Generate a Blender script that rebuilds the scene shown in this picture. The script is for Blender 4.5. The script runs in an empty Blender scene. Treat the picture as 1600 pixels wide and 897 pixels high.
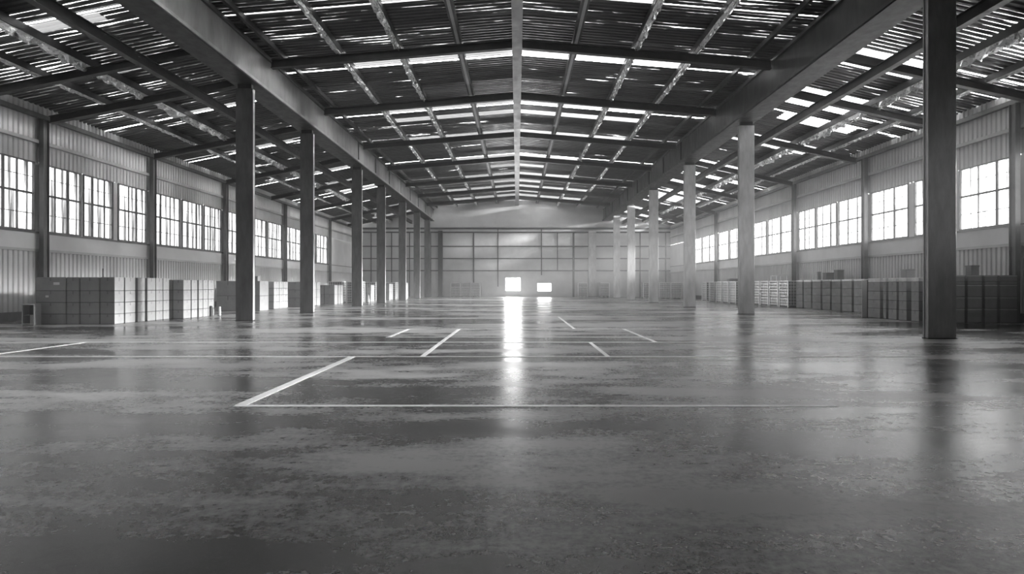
import bpy, math, random
random.seed(7)
scene = bpy.context.scene
C = bpy.context.collection
CAM = 1.62          # camera height above the floor
YF = 82.0           # far wall
YB = -14.0          # wall behind the camera
XL, XR = -22.8, 21.9
EAVE = CAM + 8.08
GB = CAM + 9.15     # underside of the two long girders
ORD = ['lowest', 'second', 'third', 'fourth', 'fifth', 'sixth', 'seventh', 'eighth']
NTH = ['first', 'second', 'third', 'fourth', 'fifth', 'sixth', 'seventh', 'eighth', 'ninth', 'tenth', 'eleventh', 'twelfth']

# ------------------------------------------------------------------ helpers
class MB:
    def __init__(s): s.v = []; s.f = []
    def quad(s, a, b, c, d):
        n = len(s.v); s.v += [a, b, c, d]; s.f.append((n, n+1, n+2, n+3)); return s
    def box(s, x0, x1, y0, y1, z0, z1):
        n = len(s.v)
        s.v += [(x0,y0,z0),(x1,y0,z0),(x1,y1,z0),(x0,y1,z0),(x0,y0,z1),(x1,y0,z1),(x1,y1,z1),(x0,y1,z1)]
        s.f += [(n,n+3,n+2,n+1),(n+4,n+5,n+6,n+7),(n,n+1,n+5,n+4),(n+1,n+2,n+6,n+5),(n+2,n+3,n+7,n+6),(n+3,n,n+4,n+7)]
        return s
    def prism(s, prof, y0, y1, axis='y'):
        """prof: closed list of (x,z) swept along y (or, axis='x', (y,z) along x; 'z': (x,y) along z)"""
        n = len(s.v); m = len(prof)
        def P(p, t):
            return (p[0], t, p[1]) if axis == 'y' else ((t, p[0], p[1]) if axis == 'x' else (p[0], p[1], t))
        s.v += [P(p, y0) for p in prof] + [P(p, y1) for p in prof]
        for i in range(m):
            j = (i+1) % m; s.f.append((n+i, n+j, n+m+j, n+m+i))
        s.f.append(tuple(n+i for i in reversed(range(m)))); s.f.append(tuple(n+m+i for i in range(m)))
        return s
    def beam(s, a, b, w, h):
        """box section beam between points a and b (b may be higher), w across, h downwards from the line"""
        ax, ay, az = a; bx_, by, bz = b
        dx, dy = bx_-ax, by-ay; L = math.hypot(dx, dy); nx, ny = -dy/L*w/2, dx/L*w/2
        n = len(s.v)
        for (x, y, z) in (a, b):
            s.v += [(x-nx,y-ny,z-h),(x+nx,y+ny,z-h),(x+nx,y+ny,z),(x-nx,y-ny,z)]
        s.f += [(n,n+1,n+2,n+3),(n+7,n+6,n+5,n+4),(n,n+4,n+5,n+1),(n+1,n+5,n+6,n+2),(n+2,n+6,n+7,n+3),(n+3,n+7,n+4,n)]
        return s
    def cyl(s, x, y, z0, z1, r, seg=16, r2=None):
        r2 = r if r2 is None else r2; n = len(s.v)
        for k in range(seg):
            a = 2*math.pi*k/seg; s.v.append((x+r*math.cos(a), y+r*math.sin(a), z0))
        for k in range(seg):
            a = 2*math.pi*k/seg; s.v.append((x+r2*math.cos(a), y+r2*math.sin(a), z1))
        for k in range(seg):
            j = (k+1) % seg; s.f.append((n+k, n+j, n+seg+j, n+seg+k))
        s.f.append(tuple(n+k for k in reversed(range(seg)))); s.f.append(tuple(n+seg+k for k in range(seg)))
        return s
    def build(s, name, mat, parent=None, bevel=0, loc=None):
        me = bpy.data.meshes.new(name); me.from_pydata(s.v, [], s.f); me.materials.append(mat); me.update()
        o = bpy.data.objects.new(name, me); C.objects.link(o)
        if parent: o.parent = parent
        if loc: o.location = loc
        if bevel:
            b = o.modifiers.new('bevel', 'BEVEL'); b.width = bevel; b.segments = 2; b.limit_method = 'ANGLE'
        return o

def tag(o, label=None, cat=None, group=None, kind=None):
    if label: o['label'] = label
    if cat: o['category'] = cat
    if group: o['group'] = group
    if kind: o['kind'] = kind
    return o
def thing(name, label, cat, loc=(0,0,0), group=None, rz=0):
    o = bpy.data.objects.new(name, None); C.objects.link(o); o.location = loc; o.rotation_euler.z = rz
    o.empty_display_size = .2
    return tag(o, label, cat, group)
def copy_tree(o, parent=None):
    c = o.copy(); C.objects.link(c); c.parent = parent
    for ch in [x for x in bpy.data.objects if x.parent == o]: copy_tree(ch, c)
    return c

# ------------------------------------------------------------------ materials
def new_mat(name):
    m = bpy.data.materials.new(name); m.use_nodes = True; nt = m.node_tree
    for n in list(nt.nodes):
        if n.type != 'OUTPUT_MATERIAL': nt.nodes.remove(n)
    return m, nt, nt.nodes['Material Output']
def N(nt, t, **kw):
    n = nt.nodes.new(t)
    for k, v in kw.items():
        if k in n.inputs: n.inputs[k].default_value = v
        else: setattr(n, k, v)
    return n
def coords(nt, scale=(1,1,1), kind='Object'):
    tc = N(nt, 'ShaderNodeTexCoord'); mp = N(nt, 'ShaderNodeMapping'); mp.inputs['Scale'].default_value = scale
    nt.links.new(tc.outputs[kind], mp.inputs['Vector']); return mp.outputs['Vector']
def noise(nt, vec, scale, detail=4, rough=.6):
    n = N(nt, 'ShaderNodeTexNoise', Scale=scale, Detail=detail, Roughness=rough); nt.links.new(vec, n.inputs['Vector']); return n.outputs['Fac']
def ramp(nt, fac, stops):
    r = N(nt, 'ShaderNodeValToRGB'); e = r.color_ramp.elements
    while len(e) < len(stops): e.new(.5)
    for el, (p, c) in zip(e, stops): el.position = p; el.color = (c, c, c, 1)
    nt.links.new(fac, r.inputs['Fac']); return r.outputs['Color']
def mathn(nt, op, a, b):
    n = N(nt, 'ShaderNodeMath', operation=op)
    for i, x in enumerate((a, b)):
        if isinstance(x, (int, float)): n.inputs[i].default_value = x
        else: nt.links.new(x, n.inputs[i])
    return n.outputs[0]
def surface(name, lo, hi, scale=(1,1,1), nscale=2, rough=(.5,.7), metal=0, bump=.0, bscale=30, spec=.5, rnd=0, coord='Object', bdist=.02):
    m, nt, out = new_mat(name)
    v = coords(nt, scale, coord)
    f = noise(nt, v, nscale, 6, .65)
    col = ramp(nt, f, [(.3, lo), (.72, hi)])
    if rnd:
        oi = N(nt, 'ShaderNodeObjectInfo')
        k = mathn(nt, 'MULTIPLY_ADD', oi.outputs['Random'], rnd); k.node.inputs[2].default_value = 1-rnd/2
        mx = N(nt, 'ShaderNodeMix', data_type='RGBA', blend_type='MULTIPLY'); mx.inputs['Factor'].default_value = 1
        nt.links.new(col, mx.inputs['A']); nt.links.new(k, mx.inputs['B']); col = mx.outputs['Result']
    p = N(nt, 'ShaderNodeBsdfPrincipled', Metallic=metal); p.inputs['Specular IOR Level'].default_value = spec
    nt.links.new(col, p.inputs['Base Color'])
    nt.links.new(ramp(nt, noise(nt, v, nscale*2.3, 4), [(.3, rough[0]), (.7, rough[1])]), p.inputs['Roughness'])
    if bump:
        b = N(nt, 'ShaderNodeBump', Strength=bump, Distance=bdist)
        nt.links.new(noise(nt, v, bscale, 5), b.inputs['Height']); nt.links.new(b.outputs['Normal'], p.inputs['Normal'])
    nt.links.new(p.outputs[0], out.inputs['Surface']); return m

def floor_material():
    m, nt, out = new_mat('polished_concrete')
    v = coords(nt, (1,1,1)); vs = coords(nt, (.28,1.0,1))
    big = noise(nt, vs, .33, 5, .6); mid = noise(nt, coords(nt, (.45,1,1)), 1.3, 9, .72); fine = noise(nt, v, 14, 8, .7)
    s = mathn(nt, 'MULTIPLY_ADD', mid, .32); nt.links.new(mathn(nt, 'MULTIPLY', big, .55), s.node.inputs[2])
    s2 = mathn(nt, 'MULTIPLY_ADD', fine, .2); nt.links.new(s, s2.node.inputs[2])
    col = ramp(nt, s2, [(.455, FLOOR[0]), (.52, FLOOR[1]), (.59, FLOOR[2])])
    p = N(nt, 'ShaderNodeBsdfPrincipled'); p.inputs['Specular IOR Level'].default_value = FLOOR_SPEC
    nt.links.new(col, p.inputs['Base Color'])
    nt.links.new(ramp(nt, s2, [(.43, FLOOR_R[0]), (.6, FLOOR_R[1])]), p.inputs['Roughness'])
    b = N(nt, 'ShaderNodeBump', Strength=.35, Distance=.006)
    bh = mathn(nt, 'MULTIPLY_ADD', noise(nt, v, 3.2, 9, .75), 1.0); nt.links.new(mathn(nt, 'MULTIPLY', noise(nt, v, 40, 6, .7), .3), bh.node.inputs[2])
    nt.links.new(bh, b.inputs['Height']); nt.links.new(b.outputs['Normal'], p.inputs['Normal'])
    nt.links.new(p.outputs[0], out.inputs['Surface']); return m

def translucent_mat(name, transp_lo, transp_hi, scale, nscale, lum=.85, diffuse=.5, milk=.25, p0=.38, p1=.58, hz=None, lines=None):
    """corrugated plastic or reeded glass: part see-through, part milky, in streaks"""
    m, nt, out = new_mat(name)
    v = coords(nt, scale)
    f = noise(nt, v, nscale, 5, .7)
    fac = ramp(nt, f, [(p0, transp_lo), (p1, transp_hi)])
    if lines: fac = mathn(nt, 'MULTIPLY_ADD', hatch(nt, *lines), transp_hi); fac.node.inputs[2].default_value = transp_lo
    if hz: fac = mathn(nt, 'MULTIPLY', fac, ramp(nt, noise(nt, coords(nt, hz), 1, 3, .6), [(.38, .25), (.6, 1)]))
    tr = N(nt, 'ShaderNodeBsdfTransparent'); tr.inputs['Color'].default_value = (lum, lum, lum, 1)
    tl = N(nt, 'ShaderNodeBsdfTranslucent'); tl.inputs['Color'].default_value = (milk, milk, milk, 1)
    df = N(nt, 'ShaderNodeBsdfDiffuse'); df.inputs['Color'].default_value = (.6,.6,.6,1)
    m1 = N(nt, 'ShaderNodeMixShader'); m1.inputs[0].default_value = diffuse
    nt.links.new(df.outputs[0], m1.inputs[1]); nt.links.new(tl.outputs[0], m1.inputs[2])
    m2 = N(nt, 'ShaderNodeMixShader'); nt.links.new(fac, m2.inputs[0]); nt.links.new(m1.outputs[0], m2.inputs[1]); nt.links.new(tr.outputs[0], m2.inputs[2])
    nt.links.new(m2.outputs[0], out.inputs['Surface']); return m

def hatch(nt, period, patch_scale, patch_stops, jitter=.12, maxw=.6):
    """1 inside thin lines running across the slope at the corrugation pitch, their width set by a patchy noise"""
    v = coords(nt, (1,1,1)); sep = N(nt, 'ShaderNodeSeparateXYZ'); nt.links.new(v, sep.inputs[0])
    j = mathn(nt, 'MULTIPLY', noise(nt, coords(nt, (.35, 2.2, 1)), 1.0, 4, .6), jitter*6)
    t = mathn(nt, 'ADD', mathn(nt, 'DIVIDE', sep.outputs['Y'], period), j)
    f = mathn(nt, 'PINGPONG', t, .5)
    w = mathn(nt, 'MULTIPLY', ramp(nt, noise(nt, coords(nt, patch_scale), 1.0, 5, .62), patch_stops), maxw*.5)
    d = mathn(nt, 'SUBTRACT', w, f)
    m = N(nt, 'ShaderNodeMapRange'); m.inputs['From Min'].default_value = -.02; m.inputs['From Max'].default_value = .05
    nt.links.new(d, m.inputs['Value']); return m.outputs[0]

def roof_material():
    """dark corrugated steel with thin see-through slits where the sheets lap"""
    m, nt, out = new_mat('corrugated_roof_steel')
    v = coords(nt, (1,1,1)); vs = coords(nt, (.22, 3.2, 1))
    col = ramp(nt, noise(nt, vs, 1.2, 6, .7), [(.3, .025), (.7, .11)])
    p = N(nt, 'ShaderNodeBsdfPrincipled', Metallic=.4)
    nt.links.new(col, p.inputs['Base Color'])
    nt.links.new(ramp(nt, noise(nt, v, 2.2, 4), [(.3, .3), (.7, .5)]), p.inputs['Roughness'])
    b = N(nt, 'ShaderNodeBump', Strength=.5, Distance=.05); nt.links.new(noise(nt, coords(nt, (.5,3,1)), 1.5, 5), b.inputs['Height'])
    nt.links.new(b.outputs['Normal'], p.inputs['Normal'])
    tr = N(nt, 'ShaderNodeBsdfTransparent')
    f = hatch(nt, .28, (.13, .8, 1), [(.50, 0), (.70, 1)], .1, .42)
    g = .5
    mx = N(nt, 'ShaderNodeMixShader'); nt.links.new(mathn(nt, 'MULTIPLY', f, g), mx.inputs[0])
    nt.links.new(p.outputs[0], mx.inputs[1]); nt.links.new(tr.outputs[0], mx.inputs[2])
    nt.links.new(mx.outputs[0], out.inputs['Surface']); return m

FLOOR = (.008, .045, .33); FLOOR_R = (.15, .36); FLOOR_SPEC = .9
M = {}
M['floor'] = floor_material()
M['roof'] = roof_material()
M['skylight'] = translucent_mat('ribbed_skylight_plastic', .01, .22, (1,1,1), 1.0, .95, .8, .04, lines=(.28, (.35, 1.2, 1), [(.40, .12), (.64, 1)], .16, .56))
M['pane'] = translucent_mat('reeded_window_glass', .03, .38, (1, 1.5, .04), 1.5, .95, .85, .035, .42, .52)
M['clear'] = translucent_mat('clear_window_glass', .95, 1, (1,1,1), 2, .98, .6)
M['wall'] = surface('painted_wall_sheet', .44, .58, (1,.6,.25), 1.0, (.5,.65), .1, .1, 6)
M['wallflat'] = surface('painted_wall_board', .46, .6, (1,.5,.4), .8, (.5,.7), .0, .08, 8)
M['endwall'] = surface('end_wall_board', .42, .56, (.5,1,.5), .6, (.5,.7), 0, .05, 6)
M['backwall'] = surface('rear_wall_board', .05, .08, (.5,1,.5), .6, (.6,.8))
M['dark'] = surface('dark_painted_steel', .02, .05, (1,1,1), 1.5, (.4,.6), .3, .1, 20)
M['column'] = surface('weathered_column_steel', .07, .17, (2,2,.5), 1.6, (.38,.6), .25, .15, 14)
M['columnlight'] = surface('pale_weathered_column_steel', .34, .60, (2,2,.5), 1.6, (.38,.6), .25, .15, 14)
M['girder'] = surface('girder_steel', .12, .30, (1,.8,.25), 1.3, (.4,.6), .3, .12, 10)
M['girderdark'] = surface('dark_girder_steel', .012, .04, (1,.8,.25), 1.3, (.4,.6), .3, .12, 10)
M['flange'] = surface('girder_flange_steel', .16, .36, (1,.5,.5), 1.5, (.35,.55), .4, .1, 10)
M['ridge'] = surface('ridge_beam_steel', .22, .36, (1,.5,.5), 1.5, (.4,.6), .2, .05, 10)
M['purlin'] = surface('galvanised_purlin_steel', .3, .5, (2,.35,2), 3.0, (.3,.5), .5)
M['foil'] = surface('crumpled_foil_wrap', .5, .95, (2,1,2), 2.0, (.2,.4), .6, .5, 5, bdist=.05)
M['edge'] = surface('sunlit_edge_paint', .6, .8, (1,1,.5), 2, (.3,.45), .2)  # pale tone stands in for sunlight on the column rim
M['girt'] = surface('girt_steel', .30, .45, (1,.5,.5), 1.5, (.45,.6), .2)
M['groove'] = surface('dark_joint_strip', .04, .08, (1,1,1), 2, (.6,.8))
M['wallcolumn'] = surface('wall_column_steel', .08, .16, (1,1,.4), 2, (.45,.65), .2)
M['paint'] = surface('worn_white_floor_paint', .7, .95, (1,1,1), 9, (.35,.55), 0, .2, 30)
M['card'] = surface('grey_carton_board', .26, .34, (1,1,1), 2, (.7,.85), 0, .1, 14, rnd=.12)
M['cardpale'] = surface('pale_carton_board', .42, .52, (1,1,1), 2, (.7,.85), 0, .1, 14, rnd=.12)
M['carddark'] = surface('dark_wrapped_carton', .12, .18, (1,1,1), 2, (.45,.6), 0, .1, 10, rnd=.2)
M['tape'] = surface('carton_tape', .16, .22, (1,1,1), 3, (.3,.45))
M['tapepale'] = surface('pale_carton_tape', .3, .4, (1,1,1), 3, (.3,.45))
M['label'] = surface('blank_paper_label', .75, .85, (1,1,1), 3, (.6,.7))
M['load'] = surface('mid_grey_load', .16, .26, (1,1,1), 2, (.5,.65), 0, .2, 8, rnd=.3)
M['film'] = surface('crumpled_stretch_film', .6, .8, (1,1,1), 5, (.25,.4), 0, .7, 9)
M['wire'] = surface('galvanised_cage_wire', .65, .85, (1,1,1), 3, (.3,.5), .5)
M['wood'] = surface('grey_pallet_wood', .16, .28, (1,6,1), 2, (.7,.85), 0, .2, 10)
M['white'] = surface('white_powder_coat', .6, .7, (1,1,1), 2, (.4,.5))
M['ground'] = surface('pale_concrete_yard', .6, .8, (1,1,1), .3, (.8,.9))

# ------------------------------------------------------------------ roof shape
RB = CAM + 11.45            # underside of rafters at the ridge
def nave_z(x):  return RB + .75 - abs(x)*.082
def aisle_z(x): return CAM + 10.5 - (.2 if x < 0 else .225)*(abs(x)-12.9)
PER = .28; DEP = .055
def wave(y0, y1, per=PER, dep=DEP):
    """corrugation profile: list of (along, offset)"""
    out = [(y0, 0)]; k = math.floor(y0/per)
    while k*per < y1:
        for a, d in ((0,0),(.34,0),(.5,dep),(.84,dep)):
            t = (k+a)*per
            if y0 < t < y1: out.append((t, d))
        k += 1
    out.append((y1, out[-1][1])); return out
def sheet(mb, x0, x1, y0, y1, zf, per=PER):
    for (ya, da), (yb, db) in zip(*(lambda w: (w[:-1], w[1:]))(wave(y0, y1, per))):
        mb.quad((x0,ya,zf(x0)+da),(x1,ya,zf(x1)+da),(x1,yb,zf(x1)+db),(x0,yb,zf(x0)+db))
NX = [0, 2.83, 5.75, 8.6, 13.2]
LX = [12.9, 15.4, 17.97, 19.6, 22.9]
RAF = [-4, 4, 12, 19.8, 27.7, 35.3, 44.2, 52.4, 61.0, 68.5, 75.5]
# skylight bands across the nave: (y0, y1, how many purlin bays out from the ridge)
SKY = [(22.6,24.0,2),(28.8,30.5,3),(37.4,38.6,3),(39.8,40.7,3),(45.0,46.8,3),(53.2,55.2,2),(57.5,58.6,1),
       (61.8,64.0,2),(66.0,67.4,1),(69.3,71.4,3),(73.0,74.4,1),(76.2,78.6,3),(79.6,81.0,2)]
ASKY_R = [(24.6,26.2,13.3,18,),(29.4,31.6,13.3,17.97),(33.0,34.2,15.4,19.6),(37.6,39.6,13.3,19.6),(46.0,48.2,13.3,18),(50.3,51.2,15.4,19.6),
          (54.4,56.4,13.3,19.6),(59.0,60.2,15.4,18),(61.4,67.6,13.3,19.6),(73.0,74.8,13.3,18),(77.6,79.2,13.3,19.6)]
ASKY_L = [(21.0,21.7,15.4,18),(25.3,25.8,15.4,18),(31.4,31.9,15.4,18),(39.4,40.0,15.4,19.6),(48.8,49.8,13.3,18),(53.8,54.9,15.4,19.6),(58.2,59.6,13.3,18),
          (64.4,65.8,13.3,19.6),(71.6,73.0,13.3,18),(77.6,79.0,13.3,19.6)]
win_no = [0]
def next_window():
    win_no[0] += 1; return 'window_%d' % win_no[0]
ceil = MB(); ceil0 = MB()
def slope(sign, xs, zf, bands):
    """bands: (y0,y1,xa,xb); everything else is opaque sheet"""
    ys = sorted({YB, 20.0, YF} | {b[0] for b in bands} | {b[1] for b in bands})
    for ya, yb in zip(ys[:-1], ys[1:]):
        band = [b for b in bands if b[0] <= ya and b[1] >= yb]
        segs = [(xs[0], xs[-1], 0)]
        if band:
            a, b = band[0][2], band[0][3]
            segs = [(xs[0], a, 0), (a, b, 1), (b, xs[-1], 0)]
        for a, b, s in segs:
            if b-a < 1e-4: continue
            if s:
                mb = MB(); sheet(mb, sign*a, sign*b, ya, yb, zf)
                tag(mb.build(next_window(), M['skylight']), 'ribbed translucent roof light panel across the roof slope', kind='structure')
            else: sheet(ceil if yb > 20 else ceil0, sign*a, sign*b, ya, yb, zf)
for sg in (-1, 1):
    slope(sg, NX, nave_z, [(a, b, 0.25, NX[n]-.1) for a, b, n in SKY])
slope(-1, LX, aisle_z, ASKY_L)
slope(1, LX, aisle_z, ASKY_R)
cl = tag(ceil.build('ceiling', M['roof']), 'dark corrugated steel roof underside', kind='structure'); ceil0.build('sound_roof_sheeting', M['dark'], cl)

# ------------------------------------------------------------------ floor and ground
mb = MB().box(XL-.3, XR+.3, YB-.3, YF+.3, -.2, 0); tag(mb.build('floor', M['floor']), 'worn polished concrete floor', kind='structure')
mb = MB().box(-190, 190, YF+.31, 215, -.35, -.15)
mb.box(-190, XL-.31, -60, YF+.31, -.35, -.15); mb.box(XR+.31, 190, -60, YF+.31, -.35, -.15)
tag(mb.build('ground', M['ground']), 'pale concrete yard outside', kind='structure')

# ------------------------------------------------------------------ side walls
W_SILL, W_HEAD, LEDGE, GIRT = CAM+2.56, CAM+5.83, CAM+1.63, CAM+6.72
def side_wall(name, X, sgn, cols, groups, sill, head, ledge):
    """sgn: +1 when the inside lies towards +x. groups: list of bays (y0,y1)"""
    mb = MB()
    def corr(y0, y1, z0, z1, per=.27, dep=.05):
        w = wave(y0, y1, per, dep)
        for (ya, da), (yb, db) in zip(w[:-1], w[1:]):
            xa, xb = X+sgn*da, X+sgn*db
            if sgn > 0: mb.quad((xa,ya,z0),(xa,ya,z1),(xb,yb,z1),(xb,yb,z0))
            else: mb.quad((xa,ya,z0),(xb,yb,z0),(xb,yb,z1),(xa,ya,z1))
    corr(YB, YF, 0, ledge); corr(YB, YF, head, aisle_z(X)+.12)
    wins = []
    for y0, y1 in groups:
        n = 3; L = (y1-y0-.5); fr = [.0, .31, .33, .62, .67, 1.0] if round(y0) % 2 else [0, .36, .385, .69, .715, 1.0]
        for k in range(n): wins.append((y0+.25+L*fr[2*k], y0+.25+L*fr[2*k+1]))
    band = MB(); cur = YB
    o_, i_ = sorted((X-sgn*.02, X+sgn*.035))
    band.box(o_, i_, YB, YF, ledge, sill)
    for a, b in wins:
        if a > cur: band.box(o_, i_, cur, a, sill, head)
        cur = b
    band.box(o_, i_, cur, YF, sill, head)
    w = tag(mb.build(name, M['wall']), 'pale corrugated steel side wall', kind='structure')
    band.build('flat_panel_band', M['wallflat'], w)
    for i, (a, b) in enumerate(wins):
        wn = tag(bpy.data.objects.new(next_window(), None), 'high industrial window in the side wall', kind='structure'); C.objects.link(wn); wn.location = (X, (a+b)/2, sill)
        hw = (b-a)/2; H = head-sill
        f = MB(); t = .055; d0, d1 = sorted((-sgn*.03, sgn*.09))
        f.box(d0, d1, -hw, -hw+t, 0, H).box(d0, d1, hw-t, hw, 0, H).box(d0, d1, -hw+t, hw-t, 0, t).box(d0, d1, -hw+t, hw-t, H-t, H)
        f.build('window_frame', M['wallcolumn'], wn)
        f = MB(); f.box(d0*.6, d1*.6, -hw+t, hw-t, H*.53, H*.53+.09); f.build('transom', M['wallcolumn'], wn)
        f = MB(); f.box(d0*.4, d1*.4, -hw+t, hw-t, H*.25, H*.25+.03); f.build('glazing_bar', M['wallcolumn'], wn)
        f = MB(); f.box(d0*.4, d1*.4, -hw+t, hw-t, H*.78, H*.78+.02); f.build('glazing_bar', M['wallcolumn'], wn)
        nb = 3
        for q in range(1, nb):
            f = MB(); c = -hw+2*hw*q/nb + (.12 if (i+q) % 3 == 0 else -.05); ww = .06 if (i+q) % 2 else .025
            f.box(d0*.5, d1*.5, c-ww, c+ww, t, H-t); f.build('mullion', M['wallcolumn'], wn)
        p = MB(); p.box(-.006, .006, -hw+t*.5, hw-t*.5, t*.5, H-t*.5); p.build('pane', M['pane'], wn)
    return w
LC = [10.5, 18.9, 27.4, 35.6, 44.5, 55.9, 69.3]
RC = [8.0, 16.4, 25.0, 35.8, 44.9, 53.4, 62.6]
side_wall('wall_left', XL, 1, LC, []+list(zip(LC[1:-1], LC[2:])), W_SILL, W_HEAD, LEDGE)
side_wall('wall_right', XR, -1, RC, [(13.4, 16.2)]+list(zip(RC[1:], RC[2:]+[71.0])), W_SILL+.14, W_HEAD-.13, LEDGE+.13)  # short near bay: unseen windows added to light the nearest column

# trims on the side walls
tn = [0]
def trim(mb, mat, label, bevel=0):
    tn[0] += 1; return tag(mb.build('trim_%d' % tn[0], mat, bevel=bevel), label, kind='structure')
for X, s, zl, zg in ((XL, 1, LEDGE, GIRT), (XR, -1, LEDGE+.13, GIRT+.06)):
    a, b = sorted((X+s*.04, X+s*.20))
    trim(MB().box(a, b, YB, YF-.05, zg, zg+.16), M['girt'], 'pale steel rail high on the side wall')
    a, b = sorted((X+s*.035, X+s*.13)); trim(MB().box(a, b, YB, YF-.05, zl-.03, zl+.09), M['girt'], 'ledge under the flat wall band')
    a, b = sorted((X+s*.04, X+s*.12)); trim(MB().box(a, b, YB, YF-.05, (W_SILL if s > 0 else W_SILL+.14)-.09, (W_SILL if s > 0 else W_SILL+.14)-.01), M['wallcolumn'], 'window sill rail')
    a, b = sorted((X+s*.04, X+s*.26)); trim(MB().box(a, b, YB, YF-.05, EAVE-.16, EAVE+.04), M['wallcolumn'], 'eaves rail')
for nm, X, s in (('baseboard_left', XL, 1), ('baseboard_right', XR, -1)):
    a, b = sorted((X+s*.06, X+s*.18)); tag(MB().box(a, b, YB, YF-.1, 0, .42).build(nm, M['wallcolumn'], bevel=.015), 'dark plinth along the side wall', kind='structure')

# wall behind the camera
tag(MB().box(XL-.2, XR+.2, YB-.2, YB, 0, CAM+12.2).build('wall_back', M['backwall']), 'wall behind the camera', kind='structure')

# ------------------------------------------------------------------ far wall with two openings
def fx(px): return (px-808)*YF/900
def fz(py): return CAM+(446-py)*YF/900
W1 = (fx(790.3), fx(812.9), fz(454.6), fz(434.4)); W2 = (fx(840), fx(861.3), fz(455), fz(443))
mb = MB()
xs = [XL-.2, W1[0], W1[1], W2[0], W2[1], XR+.2]; zt = CAM+12.3
mb.box(xs[0], xs[1], YF, YF+.2, 0, zt).box(xs[2], xs[3], YF, YF+.2, 0, zt).box(xs[4], xs[5], YF, YF+.2, 0, zt)
for W in (W1, W2): mb.box(W[0], W[1], YF, YF+.2, 0, W[2]).box(W[0], W[1], YF, YF+.2, W[3], zt)
tag(mb.build('wall_far', M['endwall']), 'pale panelled end wall', kind='structure')
for W in (W1, W2):
    wn = tag(bpy.data.objects.new(next_window(), None), 'small bright opening low in the end wall', kind='structure'); C.objects.link(wn); wn.location = ((W[0]+W[1])/2, YF, W[2])
    hw = (W[1]-W[0])/2; H = W[3]-W[2]; f = MB(); t = .05
    f.box(-hw-t, -hw, -.04, .12, -t, H+t).box(hw, hw+t, -.04, .12, -t, H+t).box(-hw, hw, -.04, .12, -t, 0).box(-hw, hw, -.04, .12, H, H+t)
    f.build('window_frame', M['white'], wn)
    MB().box(-hw, hw, .09, .10, 0, H).build('pane', M['clear'], wn)
for py, h in ((357, .26), (363, .2), (385, .14), (404, .13), (423, .13)):
    trim(MB().box(XL+.1, XR-.1, YF-.07, YF, fz(py)-h/2, fz(py)+h/2), M['groove'], 'dark horizontal joint strip across the end wall')
for px, z0, z1, w in ((740, 0, fz(363), .2), (778, fz(448), fz(357), .12), (846, fz(430), fz(357), .14), (871, fz(423), fz(363), .12), (896, 0, fz(363), .28),
                      (673, 0, fz(363), .1), (640, 0, fz(363), .12), (612, 0, fz(363), .12), (580, 0, fz(363), .12), (960, 0, fz(363), .14), (1000, 0, fz(363), .12), (1040, 0, fz(363), .12)):
    trim(MB().box(fx(px)-w/2, fx(px)+w/2, YF-.085, YF, z0, z1), M['groove'], 'dark upright joint strip on the end wall')
def pilaster(x0, x1, mat, label):
    t = thing('end_wall_post', label, 'column', ((x0+x1)/2, YF-.25, 0)); hw = (x1-x0)/2
    MB().box(-hw, hw, -.16, .14, .05, fz(361)).build('shaft', mat, t, .02)
    MB().box(-hw-.1, hw+.1, -.22, .15, 0, .05).build('base_plate', M['dark'], t)
pilaster(fx(685), fx(692), M['dark'], 'narrow dark steel post on the end wall by the left girder')
pilaster(fx(919), fx(931), M['columnlight'], 'broad pale steel post against the end wall at the right girder')

# ------------------------------------------------------------------ columns
def column(name, label, x0, x1, y, mat, top, group, depth=.24, cap=True):
    t = thing(name, label, 'column', ((x0+x1)/2, y+depth/2, 0), group); hw = (x1-x0)/2; hd = depth/2
    c = .012
    MB().box(-hw-.02, hw+.02, -hd-.02, hd+.02, 0, .03).build('base_plate', M['dark'], t, .005)
    MB().box(-hw, hw, -hd, -hd+.05, .03, top-.20).build('flange', mat, t, .01)
    MB().box(-hw+.035, hw-.035, -hd+.05, hd-.05, .03, top-.20).build('web', mat, t)
    if x0 < 0: MB().box(hw-.035, hw-.004, -hd+.055, hd-.055, .06, top-.22).build('edge_strip', M['edge'], t)  # strip added on the left row to paint its sunlit inner rim
    MB().box(-hw, hw, hd-.05, hd, .03, top-.20).build('flange', mat, t, .01)
    if cap: MB().box(-hw*.8, hw*.8, -hd*.8, hd*.8, top-.20, top).build('cap', M['dark'], t)
    return t
for i, z in enumerate([26.15, 33.9, 44.5, 52.4, 62.1, 71.1, 79.3]):
    pl = ['nearest, beside the pale cartons', 'second from the camera', 'third from the camera', 'fourth from the camera', 'fifth from the camera', 'sixth from the camera', 'farthest, close to the end wall'][i]
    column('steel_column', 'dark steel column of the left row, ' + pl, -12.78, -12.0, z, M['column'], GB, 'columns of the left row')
for i, z in enumerate([17.4, 32.2, 42.8, 54.1, 64.8, 74.2]):
    pl = ['nearest and largest of all', 'second from the camera', 'third from the camera', 'fourth from the camera', 'fifth from the camera', 'farthest, close to the end wall'][i]
    column('steel_column', 'pale weathered steel column of the right row, ' + pl, 12.42, 13.27, z, M['columnlight'], GB, 'columns of the right row')
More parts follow.
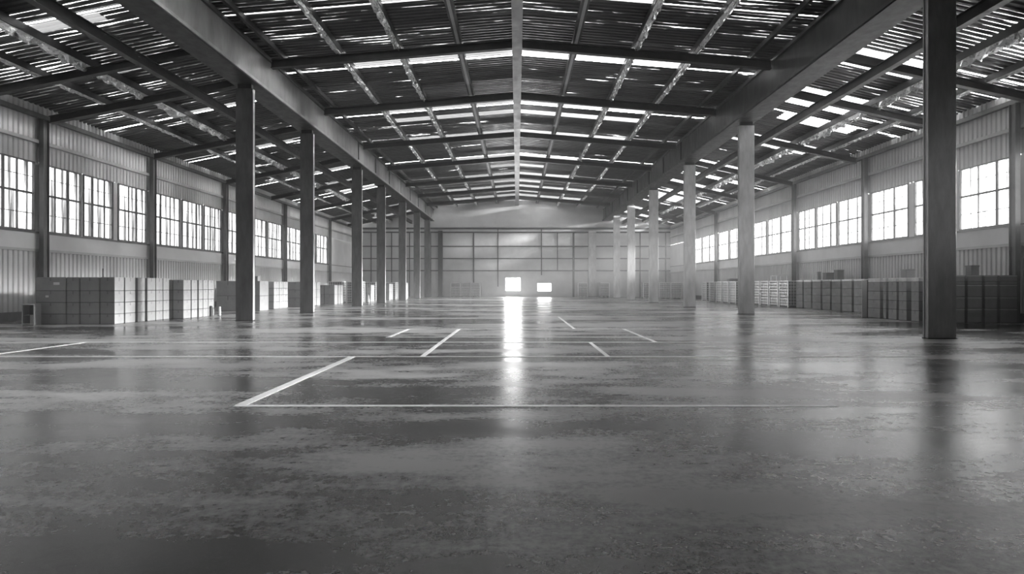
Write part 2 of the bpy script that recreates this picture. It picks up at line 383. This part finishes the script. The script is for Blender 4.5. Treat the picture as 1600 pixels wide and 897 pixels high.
for X, s, zs, nm in ((XL, 1, LC, 'left'), (XR, -1, RC, 'right')):
    for i, z in enumerate(zs):
        if z < 20: continue
        a, b = sorted((X+s*.2, X+s*.42))
        n = [q for q in zs if q >= 20].index(z)
        t = thing('wall_post', 'slim dark steel post on the %s side wall between windows, %s from the camera' % (nm, NTH[n]), 'column', (X+s*.31, z, 0), 'posts on the %s side wall' % nm)
        MB().box(-.11, .11, -.17, -.14, .02, EAVE-.2).build('flange', M['wallcolumn'], t)
        MB().box(-.03, .03, -.14, .14, .02, EAVE-.2).build('web', M['wallcolumn'], t)
        MB().box(-.11, .11, .14, .17, .02, EAVE-.2).build('flange', M['wallcolumn'], t)
        MB().box(-.13, .13, -.2, .2, 0, .02).build('base_plate', M['dark'], t)

# ------------------------------------------------------------------ girders
def girder(nm, xi, xo, mat, flg):
    t = thing('roof_girder', 'huge long steel girder carried by the %s row of columns' % nm, 'girder', ((xi+xo)/2, 0, GB)); s = 1 if xi > 0 else -1
    c = (xi+xo)/2; i, o = xi-c, xo-c; H = 1.72
    lo, hi = sorted((i, o)); y0, y1 = YB+.05, YF-.05
    MB().box(lo, hi, y0, y1, 0, .09).build('bottom_flange', flg, t, .012)
    w0, w1 = sorted((i+s*.10, o-s*.10)); MB().box(w0, w1, y0, y1, .09, H-.16).build('web', mat, t)
    MB().box(lo, hi, y0, y1, H-.16, H-.06).build('top_flange', M['dark'], t, .012)
    w0, w1 = sorted((i+s*.3, o-s*.3)); MB().box(w0, w1, y0, y1, H-.06, nave_z(12)-GB-.05).build('upstand', M['dark'], t)
    k = 43
    while k < 81:                      # web stiffeners on the side facing the hall
        a, b = sorted((i+s*.02, i+s*.10)); MB().box(a, b, k, k+.05, .09, H-.16).build('stiffener', mat, t); k += 5.2
    a, b = sorted((i-s*.05, i+s*.04)); MB().box(a, b, y0, y1, .03, .16).build('rail', M['flange'] if s < 0 else flg, t, .01)
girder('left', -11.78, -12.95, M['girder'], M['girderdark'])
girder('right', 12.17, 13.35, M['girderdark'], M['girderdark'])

# ------------------------------------------------------------------ rafters, purlins, ridge
def ibeam(t, a, b, w, h, mat):
    MB().beam((a[0],a[1],a[2]), (b[0],b[1],b[2]), w, .035).build('top_flange', mat, t)
    MB().beam((a[0],a[1],a[2]-.035), (b[0],b[1],b[2]-.035), w*.3, h-.07).build('web', mat, t)
    MB().beam((a[0],a[1],a[2]-h+.035), (b[0],b[1],b[2]-h+.035), w, .035).build('bottom_flange', mat, t)
vis = [r for r in RAF if r > 15]
for z in RAF:
    for s, nm in ((-1, 'left'), (1, 'right')):
        if z > 20: lab = 'dark steel rafter on the %s side of the nave roof, %s from the camera' % (nm, NTH[[r for r in RAF if r > 20].index(z)])
        else: continue
        t = thing('rafter', lab, 'rafter', (0, z, 0), 'rafters of the nave roof')
        xe = 11.8 if s < 0 else 12.2
        ibeam(t, (s*.24, 0, nave_z(.24)-.41), (s*xe, 0, nave_z(xe)-.41), .26, .40, M['dark'])
for s, nm, zs in ((-1, 'left', [23.9, 27.6, 35.5, 44.3, 52.4, 61, 69.3, 76]), (1, 'right', [24.2, 28.8, 36.5, 44.9, 53.4, 62.6, 71.5])):
    for i, z in enumerate(zs):
        t = thing('rafter', 'dark steel rafter of the %s aisle roof, %s from the camera' % (nm, NTH[i]), 'rafter', (0, z, 0), 'rafters of the %s aisle roof' % nm)
        xa, xb = (12.96 if s < 0 else 13.36), (22.35 if s < 0 else 21.45)
        ibeam(t, (s*xa, 0, aisle_z(s*xa)-.52), (s*xb, 0, aisle_z(s*xb)-.52), .26, .34, M['dark'])
# ridge beam
t = thing('ridge_beam', 'pale broad steel ridge beam running the whole roof length', 'beam', (0, 0, RB-.12))
MB().box(-.235, .235, YB+.05, YF-.05, 0, .03).build('bottom_flange', M['ridge'], t)
MB().box(-.19, .19, YB+.05, YF-.05, .03, .84).build('web', M['ridge'], t)
def crumple(x0, x1, y0, y1, z, amp, seed, step=.22):
    """strip of crumpled foil hanging under a purlin, closed on top by the purlin itself"""
    rnd = random.Random(seed); mb = MB(); nx = 5; rows = []
    y = y0; ph = rnd.random()*6
    while y < y1:
        row = []
        tw = math.sin(y*.9+ph)+.6*math.sin(y*2.3+ph*2)
        for k in range(nx+1):
            u = k/nx; edge = 0 if k in (0, nx) else 1
            row.append((x0+(x1-x0)*u+rnd.uniform(-1,1)*amp*.5*edge, y+rnd.uniform(-.06,.06), z-edge*(amp*.7+rnd.uniform(-1,1)*amp*.6+amp*.5*tw*(u-.5))))
        rows.append(row); y += step*rnd.uniform(.6, 1.5)
    mb.v = [p for r in rows for p in r]; m = nx+1
    for r in range(len(rows)-1):
        for k in range(nx): a = r*m+k; mb.f.append((a, a+m, a+m+1, a+1))
    return mb
def purlin(x, zf, label, mat, w=.17, h=.26, group=None, foil=0, strip=None):
    t = thing('purlin', label, 'purlin', (x, 0, zf(x)-.045-h), group)
    s = 1 if x > 0 else -1
    MB().box(-w/2, w/2, YB+.05, YF-.05, 0, .025).build('bottom_flange', mat, t)
    a, b = sorted((-s*w/2, -s*(w/2-.03))); MB().box(a, b, YB+.05, YF-.05, .025, h-.025).build('web', mat, t)
    MB().box(-w/2, w/2, YB+.05, YF-.05, h-.025, h).build('top_flange', mat, t)
    if foil: crumple(-w*.42, w*.42, 16, YF-.3, -.001, foil, round(abs(x)*100)+(x > 0)).build('foil_wrap', M['foil'], t)
    if strip: MB().box(-w*.2, w*.2, YB+.05, YF-.05, -.02, 0).build('center_rail', strip, t)
for s, nm in ((-1, 'left'), (1, 'right')):
    for i, x in enumerate((2.83, 5.75, 8.6)):
        purlin(s*x, nave_z, 'steel purlin with pale underside on the %s nave slope, %s from the ridge' % (nm, NTH[i]), M['dark'], w=.34, h=.28, group='nave roof purlins', foil=(0, .15, .11)[i], strip=(M['girt'], None, None)[i])
    purlin(s*11.35, nave_z, 'dark steel purlin along the nave edge beside the %s girder' % nm, M['dark'], .16, .24)
    t = thing('aisle_beam', 'heavy dark longitudinal beam under the %s aisle roof' % nm, 'beam', (s*15.0, 0, aisle_z(s*15.0)-1.32))
    MB().box(-.15, .15, YB+.05, YF-.05, 0, .04).build('bottom_flange', M['dark'], t)
    MB().box(-.06, .06, YB+.05, YF-.05, .04, .38).build('web', M['dark'], t)
    MB().box(-.15, .15, YB+.05, YF-.05, .38, .41).build('top_flange', M['dark'], t)
    purlin(s*17.97, aisle_z, 'shiny dented steel purlin under the middle of the %s aisle roof' % nm, M['dark'], 0.46, .3, foil=.24)
    purlin(s*20.0, aisle_z, 'shiny steel purlin under the %s aisle roof nearest the side wall' % nm, M['dark'], .26, .26, foil=.10)

# ------------------------------------------------------------------ floor markings
def marking(x0, x1, y0, y1, label):
    mb = MB().box(x0, x1, y0, y1, .0005, .003); tag(mb.build('floor_marking', M['paint']), label, 'floor marking', 'white lines painted on the floor')
marking(-3.80, 4.3, 7.69, 7.80, 'nearest white line painted straight across the floor')
marking(-11.8, 9.3, 13.03, 13.14, 'second white line across the floor, behind the nearest')
marking(-14.8, 14.6, 16.35, 16.48, 'third white line across the floor, running out to the sides')
marking(-4.1, 4.2, 17.95, 18.07, 'short faint white line across the floor, fourth from the camera')
marking(-4.1, 9.0, 21.35, 21.50, 'fifth white line across the floor, level with the far diagonal strokes')
marking(-2.0, 9.0, 29.7, 29.9, 'sixth and farthest white line across the floor')
marking(-3.82, -3.66, 7.79, 13.03, 'long broad white stroke left of centre towards the camera')
marking(-2.22, -2.10, 13.14, 21.35, 'white stroke left of centre between second and fifth cross lines')
marking(-4.08, -3.96, 18.07, 21.35, 'faint short white stroke farther left on the floor')
marking(-12.35, -12.2, 13.3, 16.35, 'white stroke at the far left edge of the floor')
marking(2.02, 2.12, 13.14, 16.35, 'short white stroke right of centre behind the second line')
marking(2.08, 2.18, 21.5, 29.7, 'thin distant white stroke right of centre')
marking(3.90, 4.02, 16.48, 21.35, 'white stroke on the right between third and fifth cross lines')

# ------------------------------------------------------------------ cartons
def carton(x0, x1, y0, y1, z0, z1, mat, tape, label, group, face='front', extra=None, name='carton'):
    """a closed carton with lid seam, tape and, where the photo shows one, a paper label"""
    cx, cy = (x0+x1)/2, (y0+y1)/2; hx, hy, h = (x1-x0)/2, (y1-y0)/2, z1-z0
    t = thing(name, label, 'box', (cx, cy, z0), group)
    MB().box(-hx, hx, -hy, hy, .018, h).build('carton_body', mat, t, min(.015, h*.08))
    MB().box(-hx+.006, hx-.006, -hy+.006, hy-.006, 0, .018).build('gap_shade_slab', M['groove'], t)  # added dark slab: blocks light between tiers and paints the gap's shade
    mb = MB(); e = .003
    if tape == M['tapepale']:
        if h > .25: mb.box(-hx-e, hx+e, -hy-e, -hy+.05, h-.05, h-.02).build('sealing_strip', tape, t)
    elif h > .25:
        tw = .03
        mb.box(-tw, tw, -hy-e, -hy, h*.72, h-.01).build('tape', tape, t); mb = MB()
        mb.box(hx if cx < 0 else -hx-e, hx+e if cx < 0 else -hx, -tw, tw, h*.72, h-.01)
        mb.build('tape', tape, t)
    if extra:
        for (ux, uz, w, hh) in extra:
            MB().box(-hx+ux, -hx+ux+w, -hy-.006, -hy-.0005, uz, uz+hh).build('paper_label', M['label'], t)
    return t
def block(desc, xe, y0, fronts, depths, tiers, mat, tape, group, gap=.045, fgaps=None, dgaps=None, extras=None, mats=None, side_tiers=None):
    """a block of stacked cartons. xe: x of the face towards the hall centre; fronts: widths of the camera-facing columns
    counted from that face outwards; depths: the columns running away along that face"""
    s = -1 if xe < 0 else 1; x = xe
    for i, w in enumerate(fronts):
        g = (fgaps[i] if fgaps else gap); a, b = sorted((x, x+s*(w-g))); z = 0
        for k, hgt in enumerate(tiers):
            lab = '%s carton, %s tier, %s front column of the %s' % (desc[0], ORD[k], NTH[i], desc[1])
            carton(a, b, y0, y0+depths[0]-.03, z, z+hgt-.002, mats[k] if mats else mat, tape, lab, group, extra=(extras or {}).get((i, k)))
            z += hgt
        x += s*w
    y = y0+depths[0]
    for j, d in enumerate(depths[1:]):
        g = (dgaps[j] if dgaps else gap); a, b = sorted((xe, xe+s*fronts[0]*.98)); z = 0
        for k, hgt in enumerate(side_tiers or tiers):
            lab = '%s carton, %s tier, %s column behind front corner of the %s' % (desc[0], ORD[k], NTH[j], desc[1])
            carton(a, b, y+g, y+d, z, z+hgt-.002, mats[k] if mats else mat, tape, lab, group)
            z += hgt
        y += d
T4 = [.42, .48, .49, .57]
block(('grey', 'nearest left stack'), -16.7, 23.9, [.64, .83, .56, 1.3], [.6, .7, .65, .75, .55, .5], T4, M['card'], M['tape'], 'cartons of the nearest left stack', dgaps=[.05,.16,.18,.05,.05],
      extras={(3,3): [(.75,.25,.25,.11)], (3,2): [(.42,.22,.13,.09)]})
block(('grey', 'second left stack'), -16.1, 27.8, [.55, .7], [.65, .55, .5, .5, .6], T4[:3]+[.5], M['card'], M['tape'], 'cartons of the second left stack', dgaps=[.05,.14,.05,.05])
block(('tall', 'third left stack'), -16.3, 36.5, [1.3, 1.5], [1.3], [.95, .95], M['card'], M['tape'], 'cartons of the third left stack', gap=.04)
block(('pale', 'fourth left stack'), -16.72, 39.6, [.9, .9], [.9, .7, .8], [.47]*4, M['cardpale'], M['tape'], 'cartons of the fourth left stack', gap=.03)
block(('tall', 'fifth left stack'), -16.2, 43.4, [1.1, .7, .7], [1.3, .9, .9, .9], [.65, .62, .62], M['card'], M['tape'], 'cartons of the fifth left stack', dgaps=[.1,.1,.1], gap=.05)
block(('grey', 'sixth left stack'), -15.5, 48.9, [.9, .5], [.9, .7, .8], [.85, .8], M['card'], M['tape'], 'cartons of the sixth left stack', dgaps=[.14,.1])
block(('pale', 'seventh left stack'), -14.45, 57.0, [.5, .6], [.6, .7], [.85, .8], M['cardpale'], M['tape'], 'cartons of the seventh left stack')
block(('grey', 'eighth left stack'), -14.2, 64.0, [.7, .6], [.9, 1.0], [.9, .9], M['card'], M['tape'], 'cartons of the eighth left stack')
block(('pale', 'ninth left stack'), -13.5, 69.5, [.6, .9], [.9, .9], [1.0, .95], M['cardpale'], M['tape'], 'cartons of the ninth left stack')
# right side
block(('dark wrapped', 'nearest right stack'), 17.8, 24.7, [.72, .80, .74, .66, .84], [.6], [.62, .50, .53, .12, .29], M['carddark'], M['tapepale'], 'dark wrapped cartons of the nearest right stack', fgaps=[.12]*5)
block(('pale', 'nearest right stack'), 17.78, 25.5, [1.1], [.52, .82, .75, .4, 1.2], [.48, .42, .42, .45, .2], M['card'], M['tape'], 'pale cartons of the nearest right stack', dgaps=[.28, .16, .18, .24], mats=[M['card']]*4+[M['film']])
block(('strapped', 'middle right stack'), 20.5, 34.0, [.92], [1.1, 1.25, 1.2, 1.15, 1.3, 1.2, 1.15], [.46, .48, .48, .44, .14], M['card'], M['tape'], 'strapped cartons of the middle right stack', dgaps=[.2]*6, mats=[M['load']]*4+[M['film']])

# wire cages with a wrapped load
def make_cage(w, d, h):
    t = thing('wire_cage', 'x', 'wire cage')
    hw, hd = w/2, d/2
    for sx in (-1, 1):
        for sy in (-1, 1):
            MB().box(sx*hw-.03, sx*hw+.03, sy*hd-.03, sy*hd+.03, 0, h).build('post', M['wire'], t)
    b = MB()
    for k in range(5): b.box(-hw+.04, hw-.04, -hd+.05+k*(d-.24)/4, -hd+.16+k*(d-.24)/4, .10, .13)
    for k in (-1, 0, 1): b.box(k*(hw-.12)-.05, k*(hw-.12)+.05, -hd+.05, hd-.05, 0, .10)
    b.build('base', M['wood'], t)
    for s in (-1, 1):
        g = MB(); n = max(3, int(d/.2))
        for k in range(1, n): yy = -hd+d*k/n; g.box(s*hw-.008, s*hw+.008, yy-.014, yy+.014, .13, h)
        for k in range(0, 9): zz = .15+(h-.17)*k/8; g.box(s*hw-.01, s*hw+.01, -hd+.03, hd-.03, zz-.015, zz+.015)
        g.build('mesh_panel', M['wire'], t)
        g = MB(); n = max(3, int(w/.2))
        for k in range(1, n): xx = -hw+w*k/n; g.box(xx-.014, xx+.014, s*hd-.008, s*hd+.008, .13, h)
        for k in range(0, 9): zz = .15+(h-.17)*k/8; g.box(-hw+.03, hw-.03, s*hd-.01, s*hd+.01, zz-.015, zz+.015)
        g.build('mesh_panel', M['wire'], t)
    return t
def make_load(w, d, h, mat):
    t = thing('wrapped_load', 'x', 'pallet load')
    m = MB(); n = 3
    for k in range(n): m.box(-w/2+.06, w/2-.06, -d/2+.06, d/2-.06, .14+(h-.2)*k/n, .14+(h-.2)*(k+1)/n-.02)
    m.build('load_body', mat, t, .02)
    MB().box(-w/2+.05, w/2-.05, -d/2+.05, d/2-.05, h-.08, h-.03).build('film_cover', M['film'], t, .015)
    return t
CW, CD, CH = 1.25, 1.45, 1.98
cage0 = make_cage(CW, CD, CH); load0 = make_load(CW, CD, CH, M['load']); loadd = make_load(CW, CD, CH, M['carddark'])
first = {id(cage0): True, id(load0): True, id(loadd): True}
def place(proto, x, y, label, group, rz=0, z=0):
    if first.get(id(proto)): o = proto; first[id(proto)] = False
    else: o = copy_tree(proto)
    o.location = (x, y, z); o.rotation_euler.z = rz; o['label'] = label; o['group'] = group; return o
spots = [(20.8, 43.6, 0, 'right wall group nearest the strapped stack', 0), (20.8, 45.3, 0, 'right wall group, second in line', 0), (20.8, 47.0, 0, 'right wall group, third in line', 1), (20.8, 48.7, 0, 'right wall group, fourth in line', 0),
         (19.9, 51.5, 0, 'middle right group, front', 0), (19.9, 53.3, 0, 'middle right group, second', 0), (19.9, 55.1, 0, 'middle right group, third', 0), (19.9, 57.0, 0, 'middle right group, rear', 0),
         (20.5, 61.2, 0, 'lone cage by the right wall', 1),
         (17.9, 70.4, 0, 'far right row, nearest the hall centre', 0), (19.3, 70.4, 0, 'far right row, middle', 0), (20.75, 70.4, 0, 'far right row, beside the wall', 0), (16.6, 73.5, 0, 'far right, behind the fourth column', 1),
         (-8.6, 80.9, 0, 'end wall left group, leftmost', 0), (-7.2, 80.9, 0, 'end wall left group, middle', 0), (-5.8, 80.9, 0, 'end wall left group, rightmost', 0),
         (9.2, 80.9, 0, 'end wall right of the openings', 1), (12.2, 80.9, 0, 'end wall right of the pale post', 1),
         (-14.9, 53.2, 0, 'left side behind the low sixth stack', 1), (-16.6, 53.2, 0, 'left side deeper behind the sixth stack', 1), (-15.3, 60.5, 0, 'left side behind the small seventh stack', 1), (-14.7, 67.3, 0, 'left side behind the eighth stack', 1)]
for x, y, rz, lab, dk in spots:
    place(cage0, x, y, 'tall wire mesh cage, ' + lab, 'wire mesh cages', rz)
    place(loadd if dk else load0, x, y, ('dark' if dk else 'pale grey') + ' wrapped load inside the cage, ' + lab, 'wrapped loads inside the wire cages', rz)

# ------------------------------------------------------------------ small things
def small_box(x, y, z, w, d, h, mat, label):
    t = thing('small_box', label, 'box', (x, y, z))
    MB().box(-w/2, w/2, -d/2, d/2, .002, h).build('box_body', mat, t, .012)
    MB().box(-w/2-.01, w/2+.01, -d/2-.01, d/2+.01, h-.05, h+.01).build('lid', mat, t, .005)
small_box(18.35, 27.05, 1.97, .40, .40, .40, M['card'], 'small grey box on top of the nearest right stack, pale part')
small_box(19.75, 25.0, 2.06, .34, .34, .42, M['carddark'], 'small dark box on top of the nearest right stack, dark part')
small_box(20.9, 37.4, 2.0, .42, .4, .62, M['carddark'], 'dark upright box on the strapped stack, nearest of three')
small_box(20.85, 38.6, 2.0, .5, .5, .46, M['carddark'], 'squat dark box on the strapped stack, middle of three')
small_box(20.85, 39.8, 2.0, .2, .2, .55, M['carddark'], 'narrow dark box on the strapped stack, farthest of three')
small_box(-16.75, 36.9, 1.9, .44, .4, .3, M['card'], 'small grey box on top of the third left stack')
small_box(20.3, 54.2, 2.0, .9, .5, .25, M['carddark'], 'low dark box lying on the middle right cages')
# open rack tray on the cages by the right wall
t = thing('wire_tray', 'pale open wire tray on top of the right wall cages', 'tray', (20.9, 46.0, 1.99))
f = MB()
for sx in (-.4, .4):
    for sy in (-.5, .5): f.box(sx-.02, sx+.02, sy-.02, sy+.02, 0, .4)
f.build('tray_frame', M['wire'], t); MB().box(-.42, .42, -.52, .52, .38, .42).build('tray_top', M['white'], t)
# open fronted cabinet before the dark cartons
t = thing('steel_cabinet', 'low open cabinet with pale frame before the nearest left cartons', 'cabinet', (-19.83, 23.5, 0))
f = MB(); f.box(-.25, -.21, -.15, .2, 0, .86).box(.21, .25, -.15, .2, 0, .86).box(-.21, .21, -.15, .2, .82, .86).box(-.21, .21, -.15, .2, .03, .07); f.build('cabinet_frame', M['girt'], t, .005)
MB().box(-.21, .21, .17, .2, .07, .82).build('back_panel', M['dark'], t)
MB().box(.04, .18, -.1, .1, .07, .42).build('drawer_box', M['card'], t, .005)
MB().box(-.21, .02, -.12, .17, .4, .42).build('shelf', M['wallcolumn'], t)
# board leaning at the end of the right stack
t = thing('upright_board', 'tall pale board standing at the far end of the nearest right stack', 'board', (17.86, 29.62, 0))
MB().box(-.13, .13, -.02, .02, 0, 1.88).build('board_panel', M['cardpale'], t, .004)
MB().box(.13, .17, -.04, .04, 0, 1.9).build('edge_strip', M['dark'], t)
def bollard(x, y, h, r, mat, label):
    t = thing('bollard', label, 'bollard', (x, y, 0))
    MB().cyl(0, 0, 0, .02, r*1.8).build('foot_plate', M['dark'], t)
    MB().cyl(0, 0, .02, h-.03, r).build('post', mat, t); MB().cyl(0, 0, h-.03, h, r, 16, r*.6).build('cap', mat, t)
bollard(-16.05, 30.2, .55, .07, M['dark'], 'short dark bollard behind the second left stack')
bollard(-15.75, 30.5, .5, .06, M['white'], 'short white bollard behind the second left stack')
t = thing('upright_pole', 'thin grey pole standing behind the nearest left stack', 'pole', (-17.9, 24.9, 0))
MB().cyl(0, 0, 0, 2.35, .025).build('pole_shaft', M['column'], t); MB().cyl(0, 0, 0, .03, .12).build('foot_plate', M['dark'], t)
t = thing('safety_cone', 'small pale cone on the floor beside the seventh left stack', 'cone', (-14.2, 55.0, 0))
MB().cyl(0, 0, .03, .75, .16, 20, .03).build('cone_body', M['white'], t); MB().box(-.2, .2, -.2, .2, 0, .03).build('base', M['dark'], t)

# ------------------------------------------------------------------ light
w = bpy.data.worlds.new('overcast_sky'); scene.world = w; w.use_nodes = True; nt = w.node_tree
bg = nt.nodes['Background']; bg.inputs['Color'].default_value = (0,0,0,1); bg.inputs['Strength'].default_value = 0
HAZE = .0016; WORLD = 20.0; SUN = 430.0; BEAM = 1100000; GLARE = 2200
vs_ = N(nt, 'ShaderNodeVolumeScatter', Density=HAZE, Anisotropy=.2); vs_.inputs['Color'].default_value = (1,1,1,1)
nt.links.new(vs_.outputs[0], nt.nodes['World Output'].inputs['Volume'])
# the bright overcast sky: a wide dome round the whole site
m, dn, out = new_mat('overcast_sky_glow'); em = N(dn, 'ShaderNodeEmission', Strength=WORLD); dn.links.new(em.outputs[0], out.inputs['Surface'])
mb = MB(); RD = 170; nu, nv = 32, 8
for i in range(nv+1):
    ph = math.radians(-3)+math.radians(93)*i/nv
    for j in range(nu):
        th = 2*math.pi*j/nu; mb.v.append((RD*math.cos(ph)*math.cos(th), 34+RD*math.cos(ph)*math.sin(th), RD*math.sin(ph)))
for i in range(nv):
    for j in range(nu):
        k = (j+1) % nu; mb.f.append((i*nu+k, i*nu+j, (i+1)*nu+j, (i+1)*nu+k))
tag(mb.build('sky', m), 'bright white overcast sky', kind='structure')
sl = bpy.data.lights.new('low_sun', 'SPOT'); sl.energy = SUN*140*140*4*math.pi; sl.spot_size = math.radians(50); sl.spot_blend = .1; sl.shadow_soft_size = 9; so = bpy.data.objects.new('low_sun', sl); C.objects.link(so)
# travels from the right-hand windows to the left, slightly towards the camera
el = math.radians(9.5); az = math.radians(4)
from mathutils import Vector
d = Vector((-math.cos(el)*math.cos(az), -math.cos(el)*math.sin(az), -math.sin(el)))
so.rotation_euler = d.to_track_quat('-Z', 'Y').to_euler(); so.location = Vector((-20, 45, 1.5))-d*150

# sunbeam that comes down through the far roof lights of the right aisle and lands on the end wall
pl = bpy.data.lights.new('sunbeam', 'SPOT'); pl.energy = BEAM; pl.spot_size = math.radians(17); pl.spot_blend = .8; pl.shadow_soft_size = .5
po = bpy.data.objects.new('sunbeam', pl); C.objects.link(po); po.location = (22, 58.5, 12.2)
po.rotation_euler = (Vector((-3.5, YF, 7.0))-Vector(po.location)).to_track_quat('-Z', 'Y').to_euler()

# area lamp added outside the larger end wall opening for the floor streak
gl = bpy.data.lights.new('added_opening_lamp', 'AREA'); gl.shape = 'RECTANGLE'; gl.size = 1.9; gl.size_y = 1.7; gl.energy = GLARE
go = bpy.data.objects.new('added_opening_lamp', gl); C.objects.link(go); go.location = ((W1[0]+W1[1])/2, YF+.6, (W1[2]+W1[3])/2); go.rotation_euler = (math.radians(-90), 0, 0)

# ------------------------------------------------------------------ camera
cam = bpy.data.cameras.new('camera'); co = bpy.data.objects.new('camera', cam); C.objects.link(co)
cam.sensor_width = 36; cam.lens = 20.25; cam.shift_x = -8/1600; cam.shift_y = -2.5/1600; cam.clip_end = 1000
co.location = (0, 0, CAM); co.rotation_euler = (math.pi/2, 0, 0); scene.camera = co

scene.view_settings.view_transform = 'Standard'; scene.view_settings.look = 'None'; scene.view_settings.gamma = 1
scene.view_settings.use_curve_mapping = False; scene.view_settings.exposure = -0.22
cy = scene.cycles; cy.volume_bounces = 0; cy.use_denoising = True; cy.max_bounces = 8; cy.diffuse_bounces = 5; cy.glossy_bounces = 4; cy.transparent_max_bounces = 16; cy.sample_clamp_indirect = 8
